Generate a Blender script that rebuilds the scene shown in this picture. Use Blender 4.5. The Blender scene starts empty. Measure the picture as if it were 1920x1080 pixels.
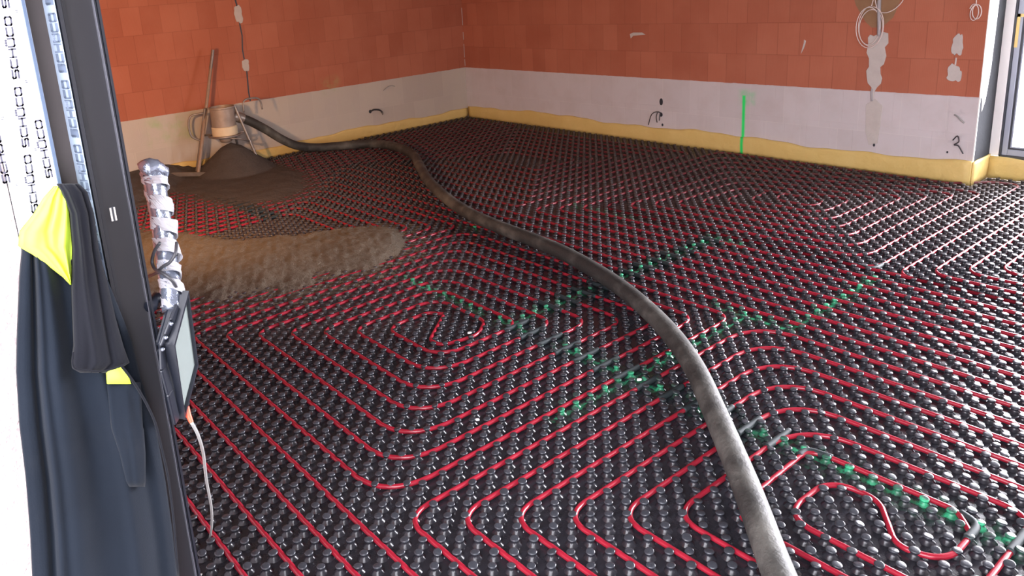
import bpy, bmesh, math, random
import numpy as np
from mathutils import Vector, Matrix

random.seed(7)
rng = np.random.default_rng(7)
scene = bpy.context.scene
COL = scene.collection

# ------------------------------------------------------------------ camera
R = np.array([[0.5972682, 0.7985598, -0.074653],
              [0.1629312, -0.2119435, -0.9636044],
              [-0.7853179, 0.5633669, -0.2566974]])
F, CX, CY = 1456.3836, 794.7147, 358.6252
CAM = np.array([7.277365, -5.973049, 1.6])
UX, UY = 0.07194392 / 2, 0.08115274 / 2          # half pitch of the stud grid

cam_data = bpy.data.cameras.new('camera')
cam = bpy.data.objects.new('camera', cam_data)
COL.objects.link(cam)
m = Matrix(((R[0][0], -R[1][0], -R[2][0], CAM[0]),
            (R[0][1], -R[1][1], -R[2][1], CAM[1]),
            (R[0][2], -R[1][2], -R[2][2], CAM[2]),
            (0, 0, 0, 1)))
cam.matrix_world = m
cam_data.sensor_width = 36
cam_data.lens = F / 1920 * 36
cam_data.shift_x = (960 - CX) / 1920
cam_data.shift_y = (CY - 540) / 1920
cam_data.clip_start = 0.05
scene.camera = cam

# ------------------------------------------------------------------ world, lights, exposure
world = bpy.data.worlds.new('sky')
scene.world = world
world.use_nodes = True
wn = world.node_tree
bg = wn.nodes['Background']
bg.inputs[0].default_value = (0.93, 0.92, 1.0, 1)
# sky strength raised steeply to the north, shaped to add glare on the floor
_tc = wn.nodes.new('ShaderNodeTexCoord')
_sp = wn.nodes.new('ShaderNodeSeparateXYZ')
_mr = wn.nodes.new('ShaderNodeMapRange')
wn.links.new(_tc.outputs['Generated'], _sp.inputs[0])
wn.links.new(_sp.outputs[1], _mr.inputs[0])
_mr.inputs[1].default_value, _mr.inputs[2].default_value = .45, .9
_mr.inputs[3].default_value, _mr.inputs[4].default_value = 10.0, 58.0
wn.links.new(_mr.outputs[0], bg.inputs[1])
scene.view_settings.view_transform = 'Standard'
scene.view_settings.look = 'None'
scene.view_settings.exposure = 0.42
scene.view_settings.gamma = 1.0
scene.view_settings.use_curve_mapping = False


def area_light(name, loc, target, sx, sy, power, color):
    d = bpy.data.lights.new(name, 'AREA')
    d.shape = 'RECTANGLE'
    d.size, d.size_y, d.energy, d.color = sx, sy, power, color
    o = bpy.data.objects.new(name, d)
    COL.objects.link(o)
    o.location = loc
    o.rotation_euler = (Vector(target) - Vector(loc)).to_track_quat('-Z', 'Y').to_euler()
    return o


# warm halogen work light that stands in the room behind the door jamb
area_light('halogen_light', (2.75, -4.95, 1.15), (0.1, -2.7, 0.55), 0.10, 0.08, 40, (1.0, 0.54, 0.25))
# daylight entering through the two glazed openings (sky portals)
for nm, loc, rot, sx, sy in (('portal_garden', (7.4, 0.47, 1.2), (-math.pi / 2, 0, 0), 3.9, 2.1),
                             ('portal_terrace', (7.65, -6.0, 1.15), (math.pi / 2, 0, 0), 3.5, 2.3)):
    d = bpy.data.lights.new(nm, 'AREA')
    d.shape = 'RECTANGLE'
    d.size, d.size_y = sx, sy
    d.cycles.is_portal = True
    o = bpy.data.objects.new(nm, d)
    COL.objects.link(o)
    o.location = loc
    o.rotation_euler = rot


# ------------------------------------------------------------------ geometry helpers
def ray(u, v):
    return R.T @ np.array([(u - CX) / F, (v - CY) / F, 1.0])


def atz(u, v, z=0.0):
    d = ray(u, v)
    return CAM + d * ((z - CAM[2]) / d[2])


def aty(u, v, y=0.0):
    d = ray(u, v)
    return CAM + d * ((y - CAM[1]) / d[1])


def atx(u, v, x=0.0):
    d = ray(u, v)
    return CAM + d * ((x - CAM[0]) / d[0])


def atd(u, v, depth):
    return CAM + ray(u, v) * depth


def mesh_obj(name, verts, faces, mat=None, parent=None, smooth=False):
    me = bpy.data.meshes.new(name)
    me.from_pydata([tuple(map(float, v)) for v in verts], [], [tuple(f) for f in faces])
    me.validate()
    if smooth:
        me.polygons.foreach_set('use_smooth', [True] * len(me.polygons))
    me.update()
    o = bpy.data.objects.new(name, me)
    COL.objects.link(o)
    if mat:
        me.materials.append(mat)
    if parent:
        o.parent = parent
    return o


class MB:
    """collects shapes into one mesh"""
    def __init__(s):
        s.v, s.f = [], []

    def box(s, a, b):
        x0, y0, z0 = a
        x1, y1, z1 = b
        n = len(s.v)
        s.v += [(x0, y0, z0), (x1, y0, z0), (x1, y1, z0), (x0, y1, z0), (x0, y0, z1), (x1, y0, z1), (x1, y1, z1), (x0, y1, z1)]
        s.f += [tuple(n + i for i in q) for q in ((3, 2, 1, 0), (4, 5, 6, 7), (0, 1, 5, 4), (1, 2, 6, 5), (2, 3, 7, 6), (3, 0, 4, 7))]
        return s

    def tube(s, pts, r, n=10, caps=True, closed=False):
        P = [Vector(p) for p in pts]
        rs = r if isinstance(r, (list, tuple)) else [r] * len(P)
        base = len(s.v)
        up = None
        for k, p in enumerate(P):
            t = (P[min(k + 1, len(P) - 1)] - P[max(k - 1, 0)]).normalized()
            if up is None:
                up = Vector((0, 0, 1)) if abs(t.z) < .9 else Vector((1, 0, 0))
            a = t.cross(up)
            if a.length < 1e-6:
                a = t.cross(Vector((0, 1, 0)))
            a.normalize()
            b = a.cross(t).normalized()
            up = b
            for q in range(n):
                th = 2 * math.pi * q / n
                s.v.append(tuple(p + (a * math.cos(th) + b * math.sin(th)) * rs[k]))
        for k in range(len(P) - 1):
            for q in range(n):
                q2 = (q + 1) % n
                s.f.append((base + k * n + q, base + (k + 1) * n + q, base + (k + 1) * n + q2, base + k * n + q2))
        if caps:
            s.f.append(tuple(base + q for q in range(n)))
            s.f.append(tuple(base + (len(P) - 1) * n + q for q in reversed(range(n))))
        return s

    def lathe(s, prof, n=24, c=(0, 0, 0)):
        base = len(s.v)
        for r, z in prof:
            for q in range(n):
                th = 2 * math.pi * q / n
                s.v.append((c[0] + r * math.cos(th), c[1] + r * math.sin(th), c[2] + z))
        for k in range(len(prof) - 1):
            for q in range(n):
                q2 = (q + 1) % n
                s.f.append((base + k * n + q, base + k * n + q2, base + (k + 1) * n + q2, base + (k + 1) * n + q))
        s.f.append(tuple(base + q for q in reversed(range(n))))
        s.f.append(tuple(base + (len(prof) - 1) * n + q for q in range(n)))
        return s

    def prism(s, poly, z0, z1, fn):
        """poly: 2D outline, fn(a, b, h) -> 3D"""
        n = len(poly)
        base = len(s.v)
        for h in (z0, z1):
            for a, b in poly:
                s.v.append(tuple(fn(a, b, h)))
        s.f.append(tuple(base + i for i in reversed(range(n))))
        s.f.append(tuple(base + n + i for i in range(n)))
        for i in range(n):
            j = (i + 1) % n
            s.f.append((base + i, base + j, base + n + j, base + n + i))
        return s

    def build(s, name, mat, parent=None, smooth=False, sharp=None):
        o = mesh_obj(name, s.v, s.f, mat, parent, smooth)
        bm = bmesh.new()
        bm.from_mesh(o.data)
        bmesh.ops.recalc_face_normals(bm, faces=bm.faces)
        if sharp:
            for e in bm.edges:
                if len(e.link_faces) == 2 and e.calc_face_angle(0) > math.radians(sharp):
                    e.smooth = False
        bm.to_mesh(o.data)
        bm.free()
        return o


def tag(o, label=None, cat=None, group=None, kind=None):
    if label: o['label'] = label
    if cat: o['category'] = cat
    if group: o['group'] = group
    if kind: o['kind'] = kind
    return o


def empty(name, loc=(0, 0, 0)):
    o = bpy.data.objects.new(name, None)
    o.empty_display_size = 0.1
    COL.objects.link(o)
    o.location = loc
    return o


def place(root, parts):
    """parts are built in world coordinates; keep them there under their root"""
    inv = Matrix.Translation(root.location).inverted()
    for p in parts:
        p.parent = root
        p.matrix_parent_inverse = inv


def bevel(o, w, seg=2):
    md = o.modifiers.new('bevel', 'BEVEL')
    md.width, md.segments, md.limit_method = w, seg, 'ANGLE'
    return o


def spline(pts, n=8):
    P = [np.array(p, float) for p in pts]
    P = [2 * P[0] - P[1]] + P + [2 * P[-1] - P[-2]]
    out = []
    for k in range(1, len(P) - 2):
        for i in range(n):
            t = i / n
            a, b, c, d = P[k - 1:k + 3]
            out.append(0.5 * ((2 * b) + (-a + c) * t + (2 * a - 5 * b + 4 * c - d) * t * t + (-a + 3 * b - 3 * c + d) * t ** 3))
    out.append(P[-2])
    return out


# ------------------------------------------------------------------ node helpers
class NT:
    def __init__(s, name):
        s.m = bpy.data.materials.new(name)
        s.m.use_nodes = True
        s.t = s.m.node_tree
        s.b = s.t.nodes['Principled BSDF']
        s.tc = s.t.nodes.new('ShaderNodeTexCoord')

    def n(s, typ, **kw):
        nd = s.t.nodes.new(typ)
        for k, v in kw.items():
            setattr(nd, k, v)
        return nd

    def link(s, a, b):
        s.t.links.new(a, b)

    def math(s, op, a, b=None, c=None):
        nd = s.n('ShaderNodeMath', operation=op)
        for i, x in enumerate((a, b, c)):
            if x is None: continue
            if isinstance(x, (int, float)): nd.inputs[i].default_value = x
            else: s.link(x, nd.inputs[i])
        return nd.outputs[0]

    def xyz(s):
        sep = s.n('ShaderNodeSeparateXYZ')
        s.link(s.tc.outputs['Object'], sep.inputs[0])
        return sep.outputs

    def noise(s, scale, detail=4, rough=.55, vec=None):
        nd = s.n('ShaderNodeTexNoise')
        nd.inputs['Scale'].default_value = scale
        nd.inputs['Detail'].default_value = detail
        nd.inputs['Roughness'].default_value = rough
        s.link(vec or s.tc.outputs['Object'], nd.inputs['Vector'])
        return nd.outputs[0]

    def smooth(s, x, a, b, lo=0., hi=1.):
        nd = s.n('ShaderNodeMapRange', interpolation_type='SMOOTHSTEP')
        s.link(x, nd.inputs[0])
        nd.inputs[1].default_value, nd.inputs[2].default_value = a, b
        nd.inputs[3].default_value, nd.inputs[4].default_value = lo, hi
        return nd.outputs[0]

    def mix(s, fac, a, b, mode='MIX'):
        nd = s.n('ShaderNodeMix', data_type='RGBA', blend_type=mode)
        for i, x in ((0, fac), (6, a), (7, b)):
            if isinstance(x, (int, float)): nd.inputs[i].default_value = x
            elif isinstance(x, tuple): nd.inputs[i].default_value = (*x[:3], 1)
            else: s.link(x, nd.inputs[i])
        return nd.outputs[2]

    def bump(s, h, strength=.3, dist=.01):
        nd = s.n('ShaderNodeBump')
        nd.inputs['Strength'].default_value = strength
        nd.inputs['Distance'].default_value = dist
        s.link(h, nd.inputs['Height'])
        s.link(nd.outputs[0], s.b.inputs['Normal'])

    def set(s, color=None, rough=None, metal=None, spec=None):
        for k, v in (('Base Color', color), ('Roughness', rough), ('Metallic', metal), ('Specular IOR Level', spec)):
            if v is None: continue
            if isinstance(v, tuple): s.b.inputs[k].default_value = (*v[:3], 1)
            elif isinstance(v, (int, float)): s.b.inputs[k].default_value = v
            else: s.link(v, s.b.inputs[k])
        return s.m


def simple(name, color, rough=.6, metal=0., var=.15, scale=20, bump=0., bscale=60, spec=.5):
    t = NT(name)
    nz = t.noise(scale)
    c2 = tuple(c * (1 - var) for c in color)
    c1 = tuple(min(1, c * (1 + var)) for c in color)
    t.set(t.mix(nz, c2, c1), rough, metal, spec)
    if bump:
        t.bump(t.noise(bscale), bump, .005)
    return t.m


def strip_mask(t, X, Y, segs, w, soft):
    """paint mask made of axis-aligned strips (in metres)"""
    out = None
    for (x0, x1, y0, y1) in segs:
        cx, cy = (x0 + x1) / 2, (y0 + y1) / 2
        hx, hy = abs(x1 - x0) / 2 + w, abs(y1 - y0) / 2 + w
        dx = t.math('SUBTRACT', t.math('ABSOLUTE', t.math('SUBTRACT', X, cx)), hx)
        dy = t.math('SUBTRACT', t.math('ABSOLUTE', t.math('SUBTRACT', Y, cy)), hy)
        d = t.math('MAXIMUM', dx, dy)
        out = d if out is None else t.math('MINIMUM', out, d)
    return t.smooth(out, soft, -soft)


PH_I, PH_J = -0.22, 0.25           # phase of the grid


def W(i, j):
    return (i + PH_I) * UX, (j + PH_J) * UY


# sprayed green marks that show where the movement joints run: (i0, i1, j0, j1) in grid steps
JOINTS = [(107, 126, -91, -91), (129, 134, -91, -91), (141, 156, -91, -91), (159.5, 161, -91, -91), (166, 200, -91, -91),
          (131, 131, -91, -77), (131, 131, -74, -49.5), (151.2, 151.2, -101.5, -71), (156.8, 156.8, -70.5, -51),
          (100, 115, -50.4, -50.4), (130, 136, -50.2, -50.2), (147, 156, -70.7, -70.7), (94.5, 97, -70, -70)]
JM = [(a * UX, b * UX, c * UY, d * UY) for a, b, c, d in JOINTS]

# ------------------------------------------------------------------ materials
# black thermoformed stud foil
t = NT('black_stud_foil')
X, Y, Z = t.xyz()
nz = t.noise(9, 5)
warp = t.math('MULTIPLY', t.math('SUBTRACT', t.noise(60, 2), .5), .05)
Xw, Yw = t.math('ADD', X, warp), t.math('ADD', Y, warp)
core = strip_mask(t, Xw, Yw, JM, .007, .009)
fuzz = strip_mask(t, Xw, Yw, JM, .045, .07)
patchy = t.smooth(t.noise(17, 3), .38, .60)
core = t.math('MULTIPLY', core, t.math('ADD', t.math('MULTIPLY', patchy, .75), .25))
dustm = t.smooth(t.math('ADD', t.math('MULTIPLY', X, .9), t.math('MULTIPLY', Y, -1.2)), 7.6, 4.8)
dustm = t.math('MULTIPLY', dustm, t.smooth(nz, .2, .75, .55, 1.0))
near = t.math('ADD', t.math('POWER', t.math('MULTIPLY', t.math('SUBTRACT', X, 2.6), .55), 2.), t.math('POWER', t.math('MULTIPLY', t.math('ADD', Y, 4.0), .85), 2.))
near = t.math('MULTIPLY', t.smooth(near, 1.25, .45), t.smooth(nz, .3, .7, .35, 1.))
dustm = t.math('MAXIMUM', dustm, near)
stud_top = t.math('MULTIPLY', t.smooth(Z, .0165, .0200), t.smooth(t.noise(140, 3), .3, .7, .55, 1.))  # paler tone on the stud tops, set by height and broken by noise
col = t.mix(nz, (.014, .014, .018), (.026, .026, .033))
col = t.mix(stud_top, col, (.038, .041, .049))
col = t.mix(t.math('MULTIPLY', dustm, .75), col, (.060, .042, .037))
fz = t.math('MULTIPLY', fuzz, t.smooth(t.noise(30, 3), .45, .75, 0, .55))
col = t.mix(fz, col, (.02, .16, .07))
col = t.mix(core, col, (.03, .38, .18))
rg = t.math('ADD', t.math('MULTIPLY', dustm, .32), t.smooth(nz, .3, .8, .20, .32))
t.set(col, t.math('ADD', rg, t.math('MULTIPLY', core, .2)), 0., .48)
t.b.inputs['IOR'].default_value = 1.5
t.bump(t.noise(90, 3), .14, .003)
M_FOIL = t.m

# red heating pipe
t = NT('red_plastic_pipe')
X, Y, Z = t.xyz()
dustm = t.smooth(t.math('ADD', t.math('MULTIPLY', X, .9), t.math('MULTIPLY', Y, -1.2)), 6.6, 4.7)
dustm = t.math('MULTIPLY', dustm, t.smooth(t.noise(7, 5), .3, .7, .5, .95))
col = t.mix(t.noise(14), (.22, .009, .021), (.30, .013, .029))
col = t.mix(dustm, col, (.085, .024, .027))
t.set(col, t.math('ADD', t.math('MULTIPLY', dustm, .25), .26), 0., .5)
M_PIPE = t.m
M_SLEEVE = simple('black_corrugated_sleeve', (.020, .027, .029), .62, spec=.25)


def wall_mat(name, along):
    """orange hollow bricks over two courses of white blocks"""
    t = NT(name)
    X, Y, Z = t.xyz()
    A = X if along == 'x' else Y
    comb = t.n('ShaderNodeCombineXYZ')
    t.link(A, comb.inputs[0])
    t.link(t.math('SUBTRACT', Z, .098), comb.inputs[1])
    br = t.n('ShaderNodeTexBrick', offset=.5)
    br.inputs['Scale'].default_value = 1
    br.inputs['Color1'].default_value = (.45, .150, .088, 1)
    br.inputs['Color2'].default_value = (.38, .118, .068, 1)
    br.inputs['Mortar'].default_value = (.30, .095, .056, 1)
    br.inputs['Mortar Size'].default_value = .0026
    br.inputs['Mortar Smooth'].default_value = .6
    br.inputs['Bias'].default_value = .1
    br.inputs['Brick Width'].default_value = .178
    br.inputs['Row Height'].default_value = .25
    t.link(comb.outputs[0], br.inputs['Vector'])
    wh = t.n('ShaderNodeTexBrick', offset=.5)
    wh.inputs['Scale'].default_value = 1
    # left wall's blocks tinted darker and tan, standing in for dimmer, warmer light there
    wh.inputs['Color1'].default_value = (.58, .54, .55, 1) if along == 'x' else (.52, .46, .39, 1)
    wh.inputs['Color2'].default_value = (.54, .50, .51, 1) if along == 'x' else (.47, .41, .35, 1)
    wh.inputs['Mortar'].default_value = (.62, .58, .57, 1) if along == 'x' else (.53, .47, .40, 1)
    wh.inputs['Mortar Size'].default_value = .003
    wh.inputs['Mortar Smooth'].default_value = 1
    wh.inputs['Brick Width'].default_value = .29
    wh.inputs['Row Height'].default_value = .30
    off = t.n('ShaderNodeCombineXYZ')
    t.link(t.math('ADD', A, .07), off.inputs[0])
    t.link(t.math('SUBTRACT', Z, .002), off.inputs[1])
    t.link(off.outputs[0], wh.inputs['Vector'])
    # fine vertical ribs of the fired bricks
    wv = t.n('ShaderNodeTexWave', wave_type='BANDS', bands_direction='X')
    wv.inputs['Scale'].default_value = 28
    wv.inputs['Distortion'].default_value = .6
    t.link(comb.outputs[0], wv.inputs['Vector'])
    edge = t.math('ADD', Z, t.math('MULTIPLY', t.math('SUBTRACT', t.noise(14, 2), .5), .008))
    isred = t.smooth(edge, .600, .604)
    big = t.noise(2.2, 5)
    red = t.mix(t.math('MULTIPLY', wv.outputs[0], .12), br.outputs[0], (.26, .08, .045))
    red = t.mix(t.smooth(big, .35, .7, 0, .22), red, (.55, .22, .14))
    white = t.mix(t.smooth(t.noise(5, 5), .4, .75, 0, .35), wh.outputs[0], (.46, .40, .38))
    c = t.mix(isred, white, red)
    # sprayed green marks
    if along == 'x':
        g = strip_mask(t, X, Z, [(3.632, 3.652, .0, .50)], .004, .010)
        g2 = strip_mask(t, X, Z, [(3.60, 3.74, .43, .55)], .0, .03)
        g2 = t.math('MULTIPLY', g2, t.smooth(t.noise(16, 3), .35, .7, .1, .55))
        sm = strip_mask(t, X, Z, [(5.16, 5.26, .22, .52)], .0, .05)
        sm = t.math('MULTIPLY', sm, t.smooth(t.noise(11, 4), .5, .75, 0, .45))
        c = t.mix(g2, c, (.16, .62, .28))
        c = t.mix(g, c, (.03, .78, .16))
        c = t.mix(sm, c, (.22, .19, .22))
    else:
        g = strip_mask(t, Y, Z, [(-3.85, -3.40, .34, .58), (-1.95, -1.78, .58, .70)], .0, .07)
        g = t.math('MULTIPLY', g, t.smooth(t.noise(7, 4), .4, .75, 0, .6))
        c = t.mix(g, c, (.30, .45, .16))
    t.set(c, .9, 0, .25)
    h = t.math('ADD', t.math('MULTIPLY', t.noise(120, 4), .4), t.math('MULTIPLY', t.math('SUBTRACT', 1., br.outputs[1]), 1.))
    t.bump(h, .35, .004)
    return t.m


M_WALL_N = wall_mat('brick_wall_north', 'x')
M_WALL_W = wall_mat('brick_wall_west', 'y')
M_PLASTER = simple('grey_plaster', (.52, .48, .45), .9, var=.12, scale=18, bump=.5, bscale=70, spec=.2)
M_RENDER = simple('rough_pink_render', (.36, .30, .30), .95, var=.12, scale=9, bump=.8, bscale=90, spec=.2)
M_CEIL = simple('raw_concrete', (.24, .235, .23), .9, var=.1, scale=3)
M_CONC = simple('concrete_slab', (.25, .24, .23), .9)
M_WHITE = simple('white_reveal_plaster', (.80, .78, .76), .9, var=.05, scale=8, bump=.3, spec=.2)
M_MEMB = simple('grey_sealing_membrane', (.040, .042, .046), .9, spec=.1, var=.25, scale=12, bump=.3)
M_FOAM = None
t = NT('yellow_edge_foam')
nz = t.noise(5, 4)
X, Y, Z = t.xyz()
gm = strip_mask(t, X, Y, [(3.632, 3.652, -.3, .1)], .004, .008)
t.set(t.mix(gm, t.mix(nz, (.60, .42, .13), (.74, .56, .22)), (.03, .70, .14)), .55, 0, .4)
t.bump(t.noise(14, 3), .5, .02)
M_FOAM = t.m
M_TAPE = simple('yellow_tape', (.82, .60, .22), .6)
M_FRAMEW = simple('window_frame_grey', (.33, .36, .43), .35, var=.05)
M_GASKET = simple('black_gasket', (.03, .035, .045), .5)
M_DARK = simple('anthracite_powder_coat', (.006, .007, .012), .38, var=.12, scale=6)
M_DARK2 = simple('anthracite_inner_face', (.005, .0045, .008), .5, var=.2, scale=5)
M_BLUE = simple('blue_grey_profile', (.07, .10, .16), .3, var=.05)
M_SEAL = simple('silver_seal', (.16, .16, .19), .35, .5, var=.45, scale=40)
M_FILMW = simple('white_protective_film', (.86, .86, .90), .35, var=.03)
M_FILMG = simple('grey_protective_film', (.32, .38, .47), .22, var=.25, scale=9, bump=.25, bscale=30)
M_BROWNF = simple('dull_brown_metal', (.045, .038, .040), .3, var=.35, scale=7)
M_INK = simple('dark_print', (.06, .06, .09), .6)
M_INK2 = simple('faint_print', (.12, .15, .21), .6)

# sand
t = NT('earth_moist_screed')
X, Y, Z = t.xyz()
nz = t.noise(6, 6, .65)
nf = t.noise(120, 3, .7)
c = t.mix(nz, (.115, .090, .068), (.20, .155, .11))
c = t.mix(t.smooth(t.noise(1.6, 3), .55, .75, 0, .8), c, (.105, .096, .092))
c = t.mix(t.math('MULTIPLY', nf, .35), c, (.045, .035, .028))
t.set(c, .95, 0, .2)
t.bump(t.math('ADD', t.noise(45, 5, .7), t.math('MULTIPLY', nf, .5)), 1.0, .02)
M_SAND = t.m
t = NT('grey_screed_heap')
c = t.mix(t.noise(9, 6, .65), (.070, .060, .056), (.115, .098, .090))
t.set(c, .95, 0, .2)
t.bump(t.noise(50, 5, .7), .9, .02)
M_HEAP = t.m

t = NT('dusty_black_rubber')
nz = t.noise(5, 6, .6)
ns = t.n('ShaderNodeTexNoise')
mp = t.n('ShaderNodeMapping')
mp.inputs['Scale'].default_value = (3, 30, 30)
t.link(t.tc.outputs['Object'], mp.inputs[0])
c = t.mix(t.smooth(nz, .40, .72), (.030, .029, .027), (.115, .112, .100))
t.set(c, .62, 0, .4)
t.bump(t.noise(70, 4), .5, .006)
M_HOSE = t.m
M_STEEL = simple('dusty_galvanised_steel', (.27, .24, .22), .45, .6, var=.3, scale=25)
M_CREAM = simple('cream_rubber_collar', (.62, .52, .36), .6, var=.15, scale=20)
M_POT = simple('dusty_steel_pot', (.33, .27, .23), .55, .3, var=.35, scale=16)
M_WOOD = simple('worn_wood_handle', (.27, .19, .14), .7, var=.3, scale=30)
M_WIREW = simple('white_cable', (.72, .62, .58), .5)
M_WIREB = simple('black_cable', (.03, .03, .035), .5)
M_WIREG = simple('grey_cable', (.30, .30, .29), .45)
M_ORANGE = simple('orange_cable_gland', (.75, .09, .04), .45)
M_TOWER = simple('black_lamp_housing', (.009, .011, .018), .35, var=.3)
M_LENS = simple('frosted_lamp_glass', (.20, .235, .225), .22, var=.08, scale=12)
M_CHROME = simple('silver_wrapping', (.27, .30, .38), .24, .75, var=.25, scale=25, bump=.7, bscale=45)
M_WRAP = simple('white_crumpled_film', (.34, .335, .36), .35, var=.12, scale=22, bump=.7, bscale=40)


def cloth_mat(name, c, var=.25, wsc=400):
    t = NT(name)
    nz = t.noise(7, 5)
    col = t.mix(nz, tuple(x * (1 - var) for x in c), tuple(x * (1 + var) for x in c))
    col = t.mix(t.smooth(t.noise(3, 6, .7), .55, .8, 0, .2), col, (.035, .036, .042))
    t.set(col, .9, 0, .15)
    t.b.inputs['Sheen Weight'].default_value = .04
    t.bump(t.noise(wsc, 2), .25, .002)
    return t.m


M_JACKET = cloth_mat('blue_grey_workwear', (.0050, .0080, .0138))
M_JACKET2 = cloth_mat('dark_grey_workwear', (.0045, .005, .008))
t = NT('hi_vis_yellow_fabric')
t.set(t.mix(t.noise(30), (.62, .92, .05), (.72, 1.0, .10)), .7, 0, .3)
M_HIVIS = t.m

# ------------------------------------------------------------------ room shell
YS = -5.62          # inner face of the terrace wall
XJ = 5.90           # door jamb plane
def structure(o, k='structure'):
    o['kind'] = k
    return o


structure(MB().box((-.3, YS - .4, -.25), (9.8, .6, -.004)).build('floor', M_CONC))
structure(MB().box((-14, -26, -.62), (26, 22, -.40)).build('ground', simple('outdoor_gravel', (.26, .25, .23), .95, var=.3, scale=4)))
structure(MB().box((-.3, YS - .45, 2.55), (9.8, .8, 2.75)).build('ceiling', M_CEIL))


def grid_wall(name, mat, verts4, nu, nv, extra=None):
    pass


# back wall with its free end beside the garden window
structure(MB().box((0, 0, -.004), (5.33, .30, 2.56)).build('wall_back', M_WALL_N))
structure(MB().box((-.30, YS, -.004), (0, .30, 2.56)).build('wall_left', M_WALL_W))
structure(MB().box((0, YS - .36, -.004), (XJ - .06, YS, 2.56)).build('wall_front', M_WALL_N))
structure(MB().box((9.4, YS - .36, -.004), (9.7, .5, 2.56)).build('wall_right', M_PLASTER))
structure(MB().box((5.33, .30, 2.30), (9.4, .5, 2.56)).build('trim_1', M_WHITE))
structure(MB().box((XJ - .06, YS - .36, 2.32), (9.4, YS, 2.56)).build('trim_2', M_WHITE))
# bright plastered end face and its grey membrane
prof = [(0.0, 2.55), (.15, 2.55), (.155, 1.4), (.148, 1.0), (.14, .78), (.115, .62), (.10, .56), (.06, .50), (.05, .57), (.03, .60), (0.0, .60)]
structure(MB().prism(prof, 0, .005, lambda a, b, h: (5.33 + h, a, b)).build('trim_3', M_WHITE))
structure(MB().prism([(.0, .14), (.012, .14), (.012, .60), (.0, .60)], 0, .006, lambda a, b, h: (5.33 + h, a, b)).build('trim_4', M_WHITE))
structure(MB().box((5.328, .012, .0), (5.3325, .30, 2.5)).build('trim_5', M_MEMB))

# garden window, north side
def window(name):
    f = MB()
    y0, y1 = .285, .40
    o = empty(name, (6.8, .34, .17))
    parts = []
    a = MB().box((5.335, .282, .16), (5.387, .42, 2.32)).build('outer_profile', M_WHITE)
    f = MB()
    f.box((5.400, .300, .165), (5.432, .40, 2.30)).box((5.432, .300, .165), (9.4, .40, .207)).box((5.432, .300, 2.24), (9.4, .40, 2.30)).box((6.75, .300, .207), (6.83, .40, 2.24))
    fr = bevel(f.build('window_frame', M_FRAMEW), .004)
    g = MB()
    g.box((5.387, .292, .158), (5.400, .40, 2.31)).box((5.387, .292, .145), (9.4, .40, .165))
    g.box((5.432, .306, .207), (5.444, .39, 2.24)).box((5.444, .306, .207), (6.75, .39, .217))
    ga = g.build('gasket', M_GASKET)
    i = MB()
    i.box((5.444, .312, .217), (5.452, .385, 2.24)).box((5.452, .312, .217), (6.75, .385, .226))
    il = i.build('glazing_bead', M_FRAMEW)
    t = NT('window_glass')
    tr = t.n('ShaderNodeBsdfTransparent')
    gs = t.n('ShaderNodeBsdfGlossy')
    gs.inputs['Roughness'].default_value = .02
    mx = t.n('ShaderNodeMixShader')
    mx.inputs[0].default_value = .06
    t.link(tr.outputs[0], mx.inputs[1]); t.link(gs.outputs[0], mx.inputs[2])
    t.link(mx.outputs[0], t.t.nodes['Material Output'].inputs['Surface'])
    global M_GLASS
    M_GLASS = t.m
    gl = MB().box((5.445, .345, .21), (6.75, .349, 2.24)).box((6.83, .345, .207), (9.4, .349, 2.24)).build('pane', t.m)
    tp = MB().box((5.4005, .2965, .90), (5.418, .3, 1.12)).box((5.4005, .2965, 1.10), (5.47, .3, 1.12)).build('adhesive_tape', M_TAPE)
    place(o, [a, fr, ga, il, gl, tp])
    o['kind'] = 'structure'
    return o


window('window_1')
# ------------------------------------------------------------------ yellow edge insulation foam
def foam(path, h0, name, label, seed, bulge=.010):
    r = random.Random(seed)
    pts = []
    for (a, b) in zip(path[:-1], path[1:]):
        L = math.hypot(b[0] - a[0], b[1] - a[1])
        n = max(2, int(L / .05))
        for k in range(n):
            pts.append((a[0] + (b[0] - a[0]) * k / n, a[1] + (b[1] - a[1]) * k / n))
    pts.append(path[-1])
    v, f = [], []
    NZ = 5
    ph = [r.uniform(0, 6) for _ in range(4)]
    s = 0
    for k, p in enumerate(pts):
        q0, q1 = pts[max(0, k - 1)], pts[min(len(pts) - 1, k + 1)]
        tx, ty = q1[0] - q0[0], q1[1] - q0[1]
        L = math.hypot(tx, ty)
        nx, ny = ty / L, -tx / L                      # towards the room
        if k: s += math.hypot(p[0] - pts[k - 1][0], p[1] - pts[k - 1][1])
        h = h0 + .012 * math.sin(s * 3.1 + ph[0]) + .007 * math.sin(s * 9 + ph[1]) + .004 * math.sin(s * 21 + ph[2])
        w = .011 + bulge * (.5 + .5 * math.sin(s * 5.3 + ph[3]))
        col = [(w * .8, 0), (w, h * .25), (w * 1.25, h * .55), (w * 1.1, h * .85), (w * .9, h), (.0015, h), (.0015, 0)]
        for d, z in col:
            v.append((p[0] + nx * d, p[1] + ny * d, z))
    m_ = 7
    for k in range(len(pts) - 1):
        for q in range(m_):
            q2 = (q + 1) % m_
            f.append((k * m_ + q, (k + 1) * m_ + q, (k + 1) * m_ + q2, k * m_ + q2))
    f.append(tuple(range(m_)))
    f.append(tuple((len(pts) - 1) * m_ + q for q in reversed(range(m_))))
    o = mesh_obj(name, v, f, M_FOAM, smooth=True)
    bm = bmesh.new(); bm.from_mesh(o.data); bmesh.ops.recalc_face_normals(bm, faces=bm.faces); bm.to_mesh(o.data); bm.free()
    return tag(o, label, 'edge insulation strip')


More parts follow.
